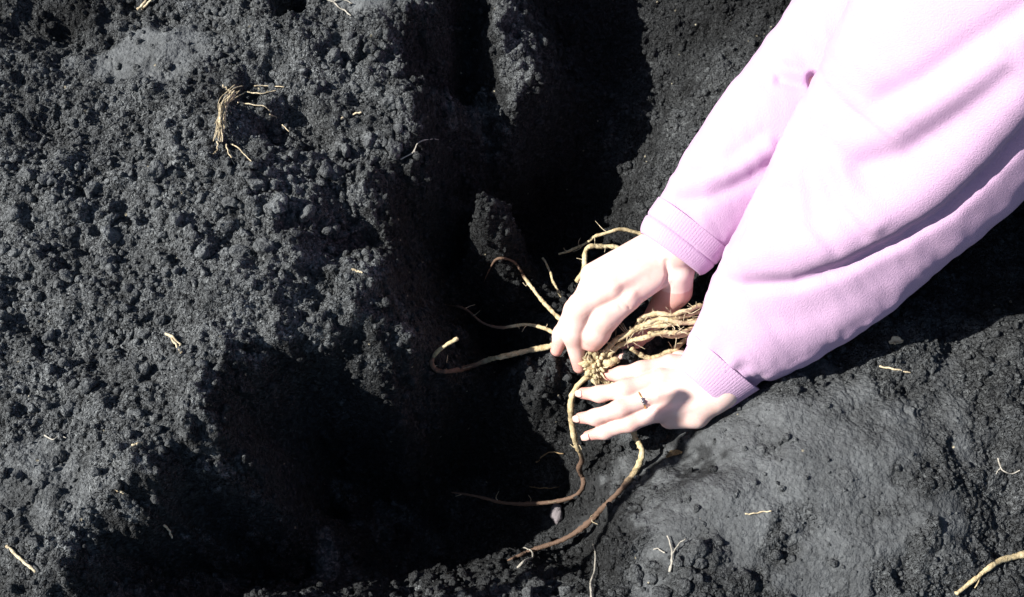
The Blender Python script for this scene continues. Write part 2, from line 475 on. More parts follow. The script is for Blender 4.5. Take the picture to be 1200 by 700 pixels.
# crumbs: thousands of small angular lumps pressed into the sheet
core = (slice(ox, len(gx) - ox), slice(oy, len(gy) - oy))
h = H[core].copy(); hb = h.copy()
rc, fc = rough[core], fine[core]
nx, ny = h.shape
def splat(n, r0, r1, power, keep):
    xs, ys = rng.uniform(0, nx, n), rng.uniform(0, ny, n)
    rs = r0 + (r1 - r0) * rng.random(n) ** power
    an, el = rng.uniform(0, 6.28, n), rng.uniform(0.7, 1.35, n)
    tl = rng.normal(size=(n, 2)) * 0.28
    kk = rng.random(n)
    for i in range(n):
        x, y = int(xs[i]), int(ys[i])
        if kk[i] > keep(rc[x, y], fc[x, y]): continue
        r = rs[i] * (0.35 + 0.65 * rc[x, y]); w = int(r * 1.4 / STEP) + 1
        a, b, c, d = max(0, x - w), min(nx, x + w + 1), max(0, y - w), min(ny, y + w + 1)
        ux = (np.arange(a, b) - xs[i])[:, None] * STEP; uy = (np.arange(c, d) - ys[i])[None] * STEP
        ca, sa = math.cos(an[i]), math.sin(an[i])
        p, q = (ux * ca + uy * sa) * el[i], (uy * ca - ux * sa) / el[i]
        m = np.maximum(np.abs(p), np.abs(q)); m2 = p * p + q * q
        dd = 0.55 * m2 + 0.45 * m * m * 1.25
        bump = np.sqrt(np.maximum(r * r - dd, 0)) * 0.85
        hh = hb[x, y] - 0.15 * r + bump + p * tl[i, 0] + q * tl[i, 1] + (h[a:b, c:d] - hb[x, y]) * 0.5
        sub = h[a:b, c:d]
        np.maximum(sub, np.where(bump > 0.05 * r, hh, -9), out=sub)
splat(1100, 0.006, 0.014, 2.0, lambda r, f: r * (1 - 0.9 * f) * 0.8)
splat(6000, 0.003, 0.007, 1.8, lambda r, f: r * (1 - 0.75 * f) * 0.8)
splat(150000, 0.0015, 0.0033, 1.3, lambda r, f: 0.3 + 0.6 * r)
H[core] = h

def height(x, y):
    i = np.clip(np.searchsorted(gx, x) - 1, 0, len(gx) - 2); j = np.clip(np.searchsorted(gy, y) - 1, 0, len(gy) - 2)
    a, b = (x - gx[i]) / (gx[i + 1] - gx[i]), (y - gy[j]) / (gy[j + 1] - gy[j])
    return (H[i, j] * (1 - a) + H[i + 1, j] * a) * (1 - b) + (H[i, j + 1] * (1 - a) + H[i + 1, j + 1] * a) * b

def G(px, py, lift=0.0):
    """the point of the ground that the photograph shows at (px, py)"""
    d = ray(px, py)
    t = (0.2 - CAM[2]) / d[2] + np.arange(0, 0.6, 0.0015)
    q = CAM + t[:, None] * d
    k = np.argmax(q[:, 2] < height(q[:, 0], q[:, 1]))
    p = q[k].copy(); p[2] = height(p[0], p[1]) + lift
    return p

NX, NY = H.shape
ii, jj = np.meshgrid(np.arange(NX - 1), np.arange(NY - 1), indexing='ij')
quads = np.stack([ii * NY + jj, (ii + 1) * NY + jj, (ii + 1) * NY + jj + 1, ii * NY + jj + 1], -1).reshape(-1, 4)
me = mesh_np('ground', np.stack([GX, GY, H], -1).reshape(-1, 3), quads)
dust_and_light = np.maximum.reduce([
    0.62 * smooth, 0.4 * sstep(0.02, 0.5, out), 0.42 * blob(1020, 560, 290, 200, 0.06, 0.4), 0.7 * blob(330, 60, 260, 120, 0.14, 0.4), 0.6 * blob(400, 690, 300, 30, 0.0, 0.5), 0.8 * blob(150, 330, 330, 330, 0.12, 0.4), 0.7 * blob(600, 80, 60, 90, 0.07, 0.4), 0.4 * blob(850, 170, 110, 140, 0.03, 0.5), 0.3 * blob(670, 420, 60, 60, -.02, .5)])
sl_ = np.zeros_like(H); sl_[core] = np.hypot(*np.gradient(base[core], STEP))
dust_and_light = dust_and_light * (1 - 0.9 * sstep(0.95, 1.7, sl_))          # dry crust on gentle ground; steep faces also kept dark as painted shade
at = me.attributes.new('dust_and_light', 'FLOAT', 'POINT')
at.data.foreach_set('value', dust_and_light.ravel().astype(np.float32))
at = me.attributes.new('grain', 'FLOAT', 'POINT')
at.data.foreach_set('value', (0.22 + 0.78 * rough).ravel().astype(np.float32))
tag(link('ground', me, M_SOIL), 'dark crumbly soil round the dug planting hole', kind='structure')

# loose crumbs lying on the sheet: nobody could count them
lumps = [lump(2, 100 + k) for k in range(14)]
tiny = [lump(1, 200 + k, facets=4) for k in range(10)]
slope = np.hypot(*np.gradient(base[core], STEP))
def scatter(n, r0, r1, power, lib, keep, seed):
    g = np.random.default_rng(seed); parts = []
    x, y = g.uniform(X0, X1, n), g.uniform(Y0, Y1, n)
    i = ((x - X0) / STEP).astype(int).clip(0, nx - 1); j = ((y - Y0) / STEP).astype(int).clip(0, ny - 1)
    ok = g.random(n) < (sstep(0.9, 2.6, slope[i, j]) * 0.5 if keep is None else keep(rc[i, j], fc[i, j]))
    if keep is None: j = j  # steep, crumbling walls
    for k in np.nonzero(ok)[0]:
        r = r0 + (r1 - r0) * g.random() ** power
        v, f = lib[g.integers(len(lib))]
        q = Matrix.Rotation(g.uniform(0, 6.28), 3, 'Z') @ Matrix.Rotation(g.uniform(0, 6.28), 3, 'X')
        parts.append((v @ np.array(q).T * r + (x[k], y[k], height(x[k], y[k]) + 0.25 * r), f))
    return join(parts)
def look(grid, x, y):
    i = np.clip(np.searchsorted(gx, x) - 1, 0, len(gx) - 2); j = np.clip(np.searchsorted(gy, y) - 1, 0, len(gy) - 2)
    return grid[i, j]
def ground_tone(me, grain=0.7):
    """crumbs carry the paleness of the place they lie on, painted light included"""
    n = len(me.vertices); p = np.empty(n * 3, np.float32); me.vertices.foreach_get('co', p); p = p.reshape(-1, 3)
    a = me.attributes.new('dust_and_light', 'FLOAT', 'POINT'); a.data.foreach_set('value', look(dust_and_light, p[:, 0], p[:, 1]).astype(np.float32))
    a = me.attributes.new('grain', 'FLOAT', 'POINT'); a.data.foreach_set('value', np.full(n, grain, np.float32))
    return me
cr = join([scatter(9000, 0.0025, 0.0065, 2.0, lumps, lambda r, f: 0.006 + 0.75 * r * (1 - 0.7 * f), 3),
           scatter(16000, 0.0012, 0.0028, 1.5, tiny, lambda r, f: 0.03 + 0.7 * r, 4),
           scatter(26000, 0.002, 0.0075, 2.2, lumps, None, 6)])
tag(link('soil_crumbs', ground_tone(mesh_np('soil_crumbs', *cr)), M_CLOD, smooth=False), 'loose fine crumbs of dark soil over the dug ground', 'soil crumbs', kind='stuff')

# ------------------------------------------------------------------ root crown
def path(pts, ground=False, lift=0.003):
    """[(px, py, z)] or, without z, points lying on the ground"""
    return np.array([P(*p) if len(p) == 3 else G(p[0], p[1], lift) for p in pts])

CROWN = P(697, 426, 0.014)
crown = empty('root_crown', CROWN)
tag(crown, 'pale knobbly bare root crown with long trailing roots held between two hands', 'root crown')

v, f = ico(3)
g = np.random.default_rng(5)
v = v * (0.0125, 0.0145, 0.010) * (1 + 0.08 * g.normal(size=(len(v), 1)))
hold(link('crown_core', mesh_np('crown_core', v + CROWN, f), M_DEAD), crown)
bud_v, bud_f = ico(2)
bud_v = bud_v * np.array([1, 1, 1.25]); bud_v[:, :2] *= (1 - 0.28 * np.clip(bud_v[:, 2:3], 0, 2))
bud_v *= 1 + 0.05 * np.random.default_rng(8).normal(size=(len(bud_v), 1))
bud_me = mesh_np('bud', bud_v, bud_f)
k = 0
for i in range(46):
    ph = math.pi * (3 - math.sqrt(5)) * i
    zz = 1 - (i + 0.5) / 46 * 1.15
    rr = math.sqrt(max(0, 1 - zz * zz))
    d = np.array([rr * math.cos(ph), rr * math.sin(ph), zz]) + g.normal(size=3) * 0.10
    d /= np.linalg.norm(d)
    o = link('bud', bud_me, M_BUD)
    o.location = d * (0.0132, 0.0155, 0.0105)
    o.rotation_euler = Vector(d).to_track_quat('Z', 'Y').to_euler()
    s = g.uniform(0.0016, 0.0034)
    o.scale = (s * g.uniform(.75, 1.2), s * g.uniform(.75, 1.2), s * g.uniform(.8, 1.7))
    o.parent = crown

for i in range(16):                               # cut stubs and old fibres between the buds
    d = g.normal(size=3); d[2] = abs(d[2]) * .5; d /= np.linalg.norm(d)
    q0 = d * (.012, .0145, .010); e = g.normal(size=3) * .004
    v, f = tube(spline(np.array([q0 * .8, q0 + d * .003 + e * .4, q0 + d * g.uniform(.004, .010) + e]), 7), np.linspace(.0013, .0006, 7), 6, .1, i)
    link('stub', mesh_np('stub', v, f), M_STRAW, crown)

def root(pts, r0, r1, n=None, soil=None, wob=0.07, seed=0, hairs=6, bend=0.0012, name='root', mat=None, parent=crown, blunt=False):
    c = spline(np.array(pts), n or max(14, 9 * len(pts)))
    gg = np.random.default_rng(seed + 900)
    m = len(c); t = np.linspace(0, 1, m)
    w = sum(gg.normal(size=(1, 3)) * np.sin(t[:, None] * (7 + 9 * q) + gg.uniform(0, 6, (1, 3))) / (1 + q) for q in range(3))
    c = c + w * bend * np.minimum(1, t * 6)[:, None]
    r = r0 + (r1 - r0) * t ** 1.2
    r = r * (1 + 0.10 * np.sin(t * 23 + seed) + 0.07 * np.sin(t * 51 + 2 * seed))
    if not blunt: r = r * (0.35 + 0.65 * np.minimum(1, (1 - t) * 9))
    for q in range(90):                         # a root that would dip into the soil lies on it instead
        low = c[:, 2] < height(c[:, 0], c[:, 1]) + r * 0.7
        if not low.any(): break
        c[low] += (CAM - c[low]) * 0.0025
    v, f = tube(c, r, 9, wob, seed)
    o = hold(link(name, mesh_np(name, v, f), mat or M_ROOT), parent)
    me_ = o.data; so = np.zeros(len(me_.vertices))
    if soil is not None:  # soil is the span browned to stand for shade
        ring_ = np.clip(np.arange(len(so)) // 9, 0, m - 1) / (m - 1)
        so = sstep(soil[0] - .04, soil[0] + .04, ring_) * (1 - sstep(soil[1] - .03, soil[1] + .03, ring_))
    a_ = me_.attributes.new('shade_brown', 'FLOAT', 'POINT'); a_.data.foreach_set('value', so.astype(np.float32))
    for q in range(hairs):
        i = gg.integers(2, m - 2)
        d = gg.normal(size=3); d[2] = abs(d[2]) * 0.5; d /= np.linalg.norm(d)
        L = gg.uniform(0.004, 0.016)
        e = gg.normal(size=3) * 0.35
        hp = np.array([c[i], c[i] + d * L * 0.5, c[i] + (d + e) * L])
        hv, hf = tube(spline(hp, 6), np.linspace(0.0006, 0.00025, 6), 4)
        ho = link('rootlet', mesh_np('rootlet', hv, hf), M_STRAW)
        ho.parent = o
    return o

z0 = 0.010
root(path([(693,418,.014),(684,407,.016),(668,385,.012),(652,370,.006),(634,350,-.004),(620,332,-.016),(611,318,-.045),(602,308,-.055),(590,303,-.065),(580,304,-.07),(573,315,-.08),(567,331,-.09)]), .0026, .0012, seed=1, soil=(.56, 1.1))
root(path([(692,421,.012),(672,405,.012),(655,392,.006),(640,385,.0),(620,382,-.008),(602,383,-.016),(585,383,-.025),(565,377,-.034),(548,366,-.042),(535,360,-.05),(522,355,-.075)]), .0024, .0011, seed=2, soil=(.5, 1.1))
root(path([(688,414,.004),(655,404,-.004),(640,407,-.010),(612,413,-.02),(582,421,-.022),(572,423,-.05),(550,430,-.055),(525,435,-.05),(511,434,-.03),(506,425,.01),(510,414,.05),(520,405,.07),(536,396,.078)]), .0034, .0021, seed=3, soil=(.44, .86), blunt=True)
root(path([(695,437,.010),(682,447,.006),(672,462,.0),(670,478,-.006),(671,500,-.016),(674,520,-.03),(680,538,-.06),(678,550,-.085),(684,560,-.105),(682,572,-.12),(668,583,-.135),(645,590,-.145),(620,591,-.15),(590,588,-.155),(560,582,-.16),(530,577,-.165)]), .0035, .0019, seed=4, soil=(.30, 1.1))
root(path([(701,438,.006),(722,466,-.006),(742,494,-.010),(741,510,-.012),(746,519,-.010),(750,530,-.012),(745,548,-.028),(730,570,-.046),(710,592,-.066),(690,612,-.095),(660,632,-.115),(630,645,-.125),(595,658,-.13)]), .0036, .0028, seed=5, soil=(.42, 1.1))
root(path([(702,440,.006),(712,448,.004),(726,453,.0),(740,458,-.004)]), .0040, .003, seed=6, hairs=1)
root(path([(692,440,.006),(698,447,.004),(704,453,.0)]), .0034, .002, seed=7, hairs=0)
root(path([(690,412,.018),(691,400,.026),(697,385,.034),(703,374,.040)]), .0024, .0016, seed=8, hairs=1)
root(path([(676,330,-.02),(683,318,-.01),(684,303,-.006),(690,290,-.006),(705,287,-.008),(730,294,-.010),(752,300,-.014)]), .0034, .0024, seed=9)
root(path([(655,298,-.05),(672,293,-.036),(688,286,-.022),(700,276,-.012),(715,270,-.008),(735,269,-.008),(760,277,-.012)]), .0014, .0026, seed=10, blunt=True)
# bundle running back under the near sleeve
root(path([(706,417,.018),(722,401,.026),(745,386,.048),(765,378,.056),(790,373,.054),(830,366,.044)]), .0030, .0024, seed=11, hairs=26)
root(path([(707,421,.014),(730,407,.024),(752,397,.045),(776,389,.050),(800,385,.048),(835,380,.040)]), .0026, .0022, seed=12, hairs=26)
root(path([(724,398,.036),(740,388,.048),(757,381,.056),(776,374,.060),(800,379,.054),(835,374,.044)]), .0028, .0022, seed=13, hairs=24, blunt=True)
root(path([(748,376,.056),(762,368,.060),(780,367,.061),(802,366,.056),(832,356,.046)]), .0029, .0023, seed=14, hairs=24, blunt=True)
root(path([(716,404,.020),(733,392,.034),(750,384,.046),(768,383,.054),(790,380,.052),(832,370,.04)]), .0024, .0020, seed=21, hairs=16, blunt=True)
root(path([(760,390,.044),(773,391,.042),(790,394,.038),(805,392,.034),(835,388,.03)]), 0.0028, 0.0025, seed=15, hairs=8)
root(path([(740,408,.016),(748,415,.010),(757,419,.008),(775,415,.010),(795,406,.012),(815,392,.012),(840,384,.012)]), .0028, .0040, seed=16, hairs=3, blunt=True)
root(path([(708,426,.020),(715,425,.021),(722,423,.021)]), .0042, .0044, seed=17, hairs=0, blunt=True, mat=M_ROOT)
root(path([(799,408,.006),(803,416,.004),(806,422,.002)]), .0012, .001, seed=18, hairs=0)

# ------------------------------------------------------------------ the person
def seg_sdf(p, a, b, ra, rb, sq=None):
    """distance to a tapered capsule"""
    ab = b - a; t = np.clip(((p - a) @ ab) / max(ab @ ab, 1e-12), 0, 1)
    return np.linalg.norm(p - a - t[:, None] * ab, axis=1) - (ra + (rb - ra) * t)

def smin(a, b, k):
    h = np.clip(0.5 + 0.5 * (b - a) / k, 0, 1)
    return b + (a - b) * h - k * h * (1 - h)

def sdf_body(groups, p, kin, kout):
    """groups of capsules: tight blends between groups (fingers stay apart), wide inside one"""
    d = None
    for gr in groups:
        e = None
        for a, b, ra, rb in gr:
            s = seg_sdf(p, a, b, ra, rb)
            e = s if e is None else smin(e, s, kin)
        d = e if d is None else smin(d, e, kout)
    return d

def grow(name, groups, voxel, kin, kout, creases=(), iters=6):
    parts = []
    for gr in groups:
        for a, b, ra, rb in gr:
            n = max(2, int(np.linalg.norm(b - a) / (0.5 * min(ra, rb))) + 2)
            c = a + (b - a) * np.linspace(0, 1, n)[:, None]
            if np.linalg.norm(b - a) > 1e-6: parts.append(tube(c, np.linspace(ra, rb, n), 14))
            for q, r in ((a, ra), (b, rb)):
                v, f = ico(3); parts.append((v * r + q, f))
    v, f = join(parts)
    o = bpy.data.objects.new(name, mesh_np(name, v, f)); C.objects.link(o)
    m = o.modifiers.new('remesh', 'REMESH'); m.mode = 'VOXEL'; m.voxel_size = voxel
    dg = bpy.context.evaluated_depsgraph_get()
    me = bpy.data.meshes.new_from_object(o.evaluated_get(dg))
    bpy.data.objects.remove(o)
    n = len(me.vertices); p = np.empty(n * 3, np.float32); me.vertices.foreach_get('co', p); p = p.reshape(-1, 3).astype(float)
    e = voxel * 0.5
    ed = np.empty(len(me.edges) * 2, np.int32); me.edges.foreach_get('vertices', ed); ed = ed.reshape(-1, 2)
    deg = np.bincount(ed.ravel(), minlength=n).clip(1)[:, None]
    for it in range(iters):
        d = sdf_body(groups, p, kin, kout)
        gr = np.stack([sdf_body(groups, p + np.eye(3)[k] * e, kin, kout) - d for k in range(3)], 1) / e
        gr /= np.maximum((gr ** 2).sum(1, keepdims=True), 0.3)
        p = p - 0.8 * d[:, None] * gr
        if it < iters - 1:
            q = np.zeros_like(p); np.add.at(q, ed[:, 0], p[ed[:, 1]]); np.add.at(q, ed[:, 1], p[ed[:, 0]])
            p = 0.5 * p + 0.5 * q / deg
    nrm = gr / np.linalg.norm(gr, axis=1, keepdims=True).clip(1e-6)
    for pts, depth, w in creases:                       # skin folds (depth > 0) and tendons (depth < 0)
        pts = np.asarray(pts); d = np.full(n, 9.0)
        for a, b in zip(pts[:-1], pts[1:]):
            d = np.minimum(d, seg_sdf(p, a, b, 0, 0))
        p = p - nrm * (depth * np.exp(-(d / w) ** 2))[:, None]
    me.vertices.foreach_set('co', p.astype(np.float32).ravel()); me.update()
    return me

def chain(pts, radii):
    return [(pts[k], pts[k + 1], radii[k], radii[k + 1]) for k in range(len(pts) - 1)]

# near hand, resting flat with the fingers spread towards the crown
LW = P(846, 452, .040)
Lm = {'index': P(786, 427, .036), 'middle': P(775, 444, .040), 'ring': P(770, 462, .038), 'little': P(772, 483, .030)}
Lf = {'index': [Lm['index'], P(752, 434, .032), P(728, 439, .021), P(713, 440, .013)],
      'middle': [Lm['middle'], P(733, 456, .036), P(703, 462, .025), P(683, 461, .012)],
      'ring': [Lm['ring'], P(727, 479, .032), P(698, 489, .021), P(680, 490, .008)],
      'little': [Lm['little'], P(738, 496, .024), P(709, 506, .014), P(689, 511, .004)]}
Lr = {'index': (.0102, .0094, .0083, .0062), 'middle': (.0102, .0096, .0085, .0063), 'ring': (.0100, .0094, .0083, .0061), 'little': (.0096, .0087, .0076, .0056)}
Lpalm = []
for k in Lm:
    off = {'index': -14, 'middle': -5, 'ring': 4, 'little': 13}[k]
    wb = P(838 - off * 0.15, 452 + off * 1.15, .038 - abs(off) * 0.0003)
    Lpalm.append((wb, Lm[k], .0165, .0112))
Lpalm += [(P(815, 486, .022), P(785, 490, .020), .015, .012), (P(838, 462, .034), P(815, 482, .024), .019, .016),
          (LW, P(880, 392, .068), .0235, .028), (P(880, 392, .068), P(930, 335, .110), .028, .034)]
Lthumb = chain([P(825, 432, .024), P(797, 424, .006), P(772, 428, -.002), P(752, 438, -.006)], (.014, .0115, .0095, .007))
# far hand, closing round the back of the crown
RW = P(792, 292, .088)
Rm = {'index': P(735, 350, .072), 'middle': P(717, 338, .080), 'ring': P(702, 328, .076), 'little': P(694, 322, .064)}
Rf = {'index': [Rm['index'], P(708, 371, .060), P(698, 389, .040), P(694, 399, .030)],
      'middle': [Rm['middle'], P(681, 359, .066), P(672, 392, .034), P(679, 430, .002)],
      'ring': [Rm['ring'], P(674, 363, .050), P(658, 392, .018), P(652, 411, .004)],
      'little': [Rm['little'], P(680, 352, .036), P(667, 370, .014), P(664, 384, .004)]}
Rr = {'index': (.0145, .0165, .0155, .0130), 'middle': (.0130, .0142, .0120, .0076), 'ring': (.0118, .0115, .0092, .0068), 'little': (.0100, .0088, .0070, .0055)}
Rpalm = []
for k in Rm:
    off = {'index': 15, 'middle': 5, 'ring': -5, 'little': -14}[k]
    Rpalm.append((P(784 + off * 0.55, 293 + off * 0.75, .082 - abs(off) * 0.0004), Rm[k], .0180, .0128))
Rpalm += [(RW, P(840, 225, .120), .0245, .031), (P(840, 225, .120), P(890, 165, .162), .030, .034)]
Rthumb = chain([P(792, 318, .070), P(790, 340, .048), P(757, 388, .006), P(728, 418, .004)], (.0205, .0190, .0105, .0085))

groups = [Lpalm, Lthumb] + [chain(Lf[k], Lr[k]) for k in Lf]
def knuckle(p, q, r, depth=.0007, w=.0011, lift=0.8):
    """a short fold across a finger joint"""
    d = (q - p) / np.linalg.norm(q - p); s = np.cross(d, -F_); s /= np.linalg.norm(s); u = np.cross(s, d)
    return [( [q + u * r * lift - s * r * 0.7, q + u * r, q + u * r * lift + s * r * 0.7], depth, w)]
lc, rcr = [], []
for k in Lf:
    for j in (1, 2):
        d = Lf[k][j] - Lf[k][j - 1]
        for sft in (-.0022, .0, .0022):
            q = Lf[k][j] + d / np.linalg.norm(d) * sft
            lc += knuckle(Lf[k][j - 1], q, Lr[k][j], .0005, .0008)
    u = -F_
    lc.append(([Lm[k] + u * .011, 0.55 * Lm[k] + 0.45 * LW + u * .018], -.0010, .0030))      # tendons
    lc.append(([Lm[k] + u * .008], -.0012, .006)) if False else None
for k in Rf:
    d = Rf[k][1] - Rf[k][0]; d /= np.linalg.norm(d)
    for sft in (-.003, .0, .003):
        rcr += knuckle(Rf[k][0], Rf[k][1] + d * sft, Rr[k][1], .0006, .0009)
    rcr.append(([Rm[k] - F_ * .012, 0.5 * Rm[k] + 0.5 * RW - F_ * .019], -.0009, .0032))
for x, y, x2, y2 in ((724,356,739,375),(730,352,744,369),(719,362,733,380),(762,312,770,332),(756,318,765,337),(771,308,777,324)):
    rcr.append(([P(x, y, .083), P(x2, y2, .074)], .0010, .0013))
rcr.append(([P(781, 306, .096), P(783, 322, .086), P(776, 340, .074)], .0030, .0030))
left_me = grow('left_hand', groups, .0013, .006, .0035, [c for c in lc if c])
right_me = grow('right_hand', [Rpalm, Rthumb] + [chain(Rf[k], Rr[k]) for k in Rf], .0013, .006, .0035, rcr)

# the rest of the figure, kneeling beyond the right edge of the picture
SH_L, SH_R = np.array([0.60, 0.11, 0.47]), np.array([0.52, 0.36, 0.45])
CH, HIP = np.array([0.70, 0.25, 0.48]), np.array([1.08, 0.30, 0.42])
HEAD = np.array([0.56, 0.25, 0.68])
LE, RE = P(1165, 30, .33), P(1045, -20, .26)
rest = [[(CH, HIP, .125, .14), (SH_L, SH_R, .055, .055), (CH, HEAD + (.06, 0, -.08), .07, .055)],
        [(HEAD, HEAD + (-.02, 0, -.05), .092, .066), (HEAD + (-.085, 0, -.035), HEAD + (-.10, 0, -.05), .012, .014)],
        [(HEAD + (0, .09, -.01), HEAD + (0.01, .095, -.04), .012, .008)], [(HEAD + (0, -.09, -.01), HEAD + (0.01, -.095, -.04), .012, .008)],
        [(P(930, 335, .110), LE, .034, .043), (LE, SH_L, .043, .055)], [(P(890, 165, .162), RE, .034, .043), (RE, SH_R, .043, .055)]]
legs = []
for sy in (-0.09, 0.09):
    hip, knee, ank = HIP + (0, sy, -.04), HIP + (-.24, sy * 1.6, -.25), HIP + (.14, sy * 1.5, -.29)
    legs.append((hip, knee, ank))
    rest.append([(hip, knee, .075, .052), (knee, ank, .050, .034), (ank, ank + (.12, 0, -.02), .034, .025)])
rest_me = grow('rest', rest, .009, .03, .02, (), 4)
bm = bmesh.new()
for m_ in (left_me, right_me, rest_me): bm.from_mesh(m_)
body_me = bpy.data.meshes.new('body'); bm.to_mesh(body_me); bm.free()
n = len(body_me.vertices); p = np.empty(n * 3, np.float32); body_me.vertices.foreach_get('co', p); p = p.reshape(-1, 3).astype(float)
fl, di = np.zeros(n), np.zeros(n)
for F3 in (Lf, Rf):
    for k in F3:
        for j, w_, a_ in ((0, .011, .4), (1, .010, .6), (2, .008, .45), (3, .013, .8)):
            fl = np.maximum(fl, a_ * np.exp(-(np.linalg.norm(p - F3[k][j], axis=1) / (w_ * 1.4)) ** 2))
        di = np.maximum(di, np.exp(-(np.linalg.norm(p - F3[k][3], axis=1) / .016) ** 2))
for a_, b_, ra, rb in Rthumb[1:]: fl = np.maximum(fl, .6 * (seg_sdf(p, a_, b_, ra, rb) < .003))
for nm, ar in (('flush', fl), ('dirt', di)):
    at = body_me.attributes.new(nm, 'FLOAT', 'POINT'); at.data.foreach_set('value', ar.astype(np.float32))
person = empty('person', HIP * (1, 1, 0) + (0, 0, .06))
tag(person, 'person in a pink fleece sweatshirt reaching both bare hands down to the roots', 'person')
body = hold(link('body', body_me, M_SKIN), person)

# nails on the fingers that show them
def nail(a, b, r, w, l, tilt=0.0):
    d = (b - a) / np.linalg.norm(b - a); s = np.cross(d, -F_); s /= np.linalg.norm(s); u = np.cross(s, d)
    u2 = u * math.cos(tilt) + s * math.sin(tilt); s2 = np.cross(d, u2) * -1
    pts, n1, n2 = [], 9, 9
    for i in range(n1):
        for j in range(n2):
            x, y = (j / (n2 - 1) * 2 - 1), i / (n1 - 1) * 2 - 1
            x2 = x * math.sqrt(max(0.02, 1 - 0.5 * y * y))
            an = x2 * w / r
            pts.append(b + d * (y * l * 0.5 + r * 0.25) + (s2 * math.sin(an) + u2 * math.cos(an)) * (r * (1.0 - 0.20 * max(0, y)) + .0003) )
    q = [[i * n2 + j, i * n2 + j + 1, (i + 1) * n2 + j + 1, (i + 1) * n2 + j] for i in range(n1 - 1) for j in range(n2 - 1)]
    o = hold(link('fingernail', mesh_np('fingernail', np.array(pts), np.array(q)), M_NAIL), person)
    sm = o.modifiers.new('thickness', 'SOLIDIFY'); sm.thickness = .0007; sm.offset = -0.5
for k in ('middle', 'ring', 'little'):
    nail(Lf[k][2], Lf[k][3], Lr[k][3] + .0004, .0040, .0095)
nail(Rthumb[-1][0], Rthumb[-1][1], .0082, .0055, .012, 0.5)

# ring on the near hand
a, b = Lf['ring'][0], Lf['ring'][1]
rp = a + (b - a) * 0.42; d = (b - a) / np.linalg.norm(b - a)
s = np.cross(d, -F_); s /= np.linalg.norm(s); u = np.cross(s, d)
th = np.linspace(0, 2 * math.pi, 33)[:-1]
c = np.array([rp + (s * math.cos(t) + u * math.sin(t)) * .0099 for t in th] )
c = np.vstack([c, c[:1]])
rv, rf = tube(c, .0009, 8, cap=False)
ring = hold(link('finger_ring', mesh_np('finger_ring', rv, rf), M_GOLD), person)
gv, gf = lump(2, 41, 0.05, 9)
for q, (e, w) in enumerate(((0, .0022), (-.0030, .0014), (.0030, .0014))):
    gm = link('gem', mesh_np('gem', gv * w + rp + u * .0112 + s * e, gf), M_GEM, smooth=False)
    gm.parent = ring; gm.matrix_parent_inverse = ring.matrix_parent_inverse.copy() if False else Matrix.Identity(4)

# ------------------------------------------------------------------ sweatshirt
def poly_dist(q, line):
    """signed distance in photograph pixels from points q to a line (positive to its left), and the place along it 0..1"""
    line = np.asarray(line, float); best = np.full(len(q), 1e9); sg = np.zeros(len(q)); al = np.zeros(len(q))
    L = np.concatenate([[0], np.cumsum(np.linalg.norm(np.diff(line, axis=0), axis=1))])
    for k in range(len(line) - 1):
        a, ab = line[k], line[k + 1] - line[k]; n2 = ab @ ab
        t = np.clip(((q - a) @ ab) / n2, 0, 1)
        r = q - a - t[:, None] * ab; d = np.linalg.norm(r, axis=1)
        m = d < best
        best = np.where(m, d, best); sg = np.where(m, np.sign(ab[0] * (q[:, 1] - a[1]) - ab[1] * (q[:, 0] - a[0])), sg)
        al = np.where(m, (L[k] + t * math.sqrt(n2)) / L[-1], al)
    return best * sg, al

def sleeve(name, sec, nu, nv, folds, seed, wr=1.0):
    """sec rows: px, py, z, half width (m) across the picture, half thickness (m)"""
    c = spline(np.array([np.concatenate([P(a, b, z), [w, t]]) for a, b, z, w, t in sec]), nu)
    ctr, rw, rt = c[:, :3], c[:, 3], c[:, 4]
    tg = np.gradient(ctr, axis=0); tg /= np.linalg.norm(tg, axis=1, keepdims=True)
    s = np.cross(tg, -F_); s /= np.linalg.norm(s, axis=1, keepdims=True); u = np.cross(s, tg)
    th = np.linspace(0, 2 * math.pi, nv + 1)[:-1]
    cs, sn = np.cos(th)[None, :, None], np.sin(th)[None, :, None]
    v = ctr[:, None] + rw[:, None, None] * cs * s[:, None] + rt[:, None, None] * sn * u[:, None]
    nn = cs * s[:, None] / rw[:, None, None] + sn * u[:, None] / rt[:, None, None]
    nn /= np.linalg.norm(nn, axis=2, keepdims=True)
    L = np.concatenate([[0], np.cumsum(np.linalg.norm(np.diff(ctr, axis=0), axis=1))])[:, None]
    A = th[None] * rw.mean()
    d = wr * (0.0016 * fbm(L * 16 + np.cos(th)[None] * .9, np.sin(th)[None] * 1.6 + L * 4, seed, 3)
         + 0.0012 * fbm(L * 60 + np.cos(th)[None] * 1.2, np.sin(th)[None] * 2.6, seed + 9, 2))
    d = d + 0.0022 * wr * np.exp(-L / 0.03) * np.sin(th[None] * 9 + 2.5 * fbm(L * 20 + 0 * th[None], 0 * L + th[None] * .6, seed + 3, 2))
    d = np.broadcast_to(d, (nu, nv)).reshape(-1).copy()
    v = v.reshape(-1, 3); nn = nn.reshape(-1, 3)
    px, _ = project(v)
    front = sstep(-0.15, 0.25, nn @ -F_)
    for line, depth, w, bulge, bo, bw in folds:
        sd, al = poly_dist(px, line)
        env = front * sstep(0, 0.12, al) * (1 - sstep(0.9, 1.0, al)) if bulge >= 0 else front
        d += env * (-depth * np.exp(-(sd / w) ** 2) + abs(bulge) * np.exp(-((sd - bo) / bw) ** 2))
    v = v + nn * d[:, None]
    i, j = np.meshgrid(np.arange(nu - 1), np.arange(nv), indexing='ij')
    q = np.stack([i * nv + j, i * nv + (j + 1) % nv, (i + 1) * nv + (j + 1) % nv, (i + 1) * nv + j], -1).reshape(-1, 4)
    return mesh_np(name, v, q), v.reshape(nu, nv, 3)

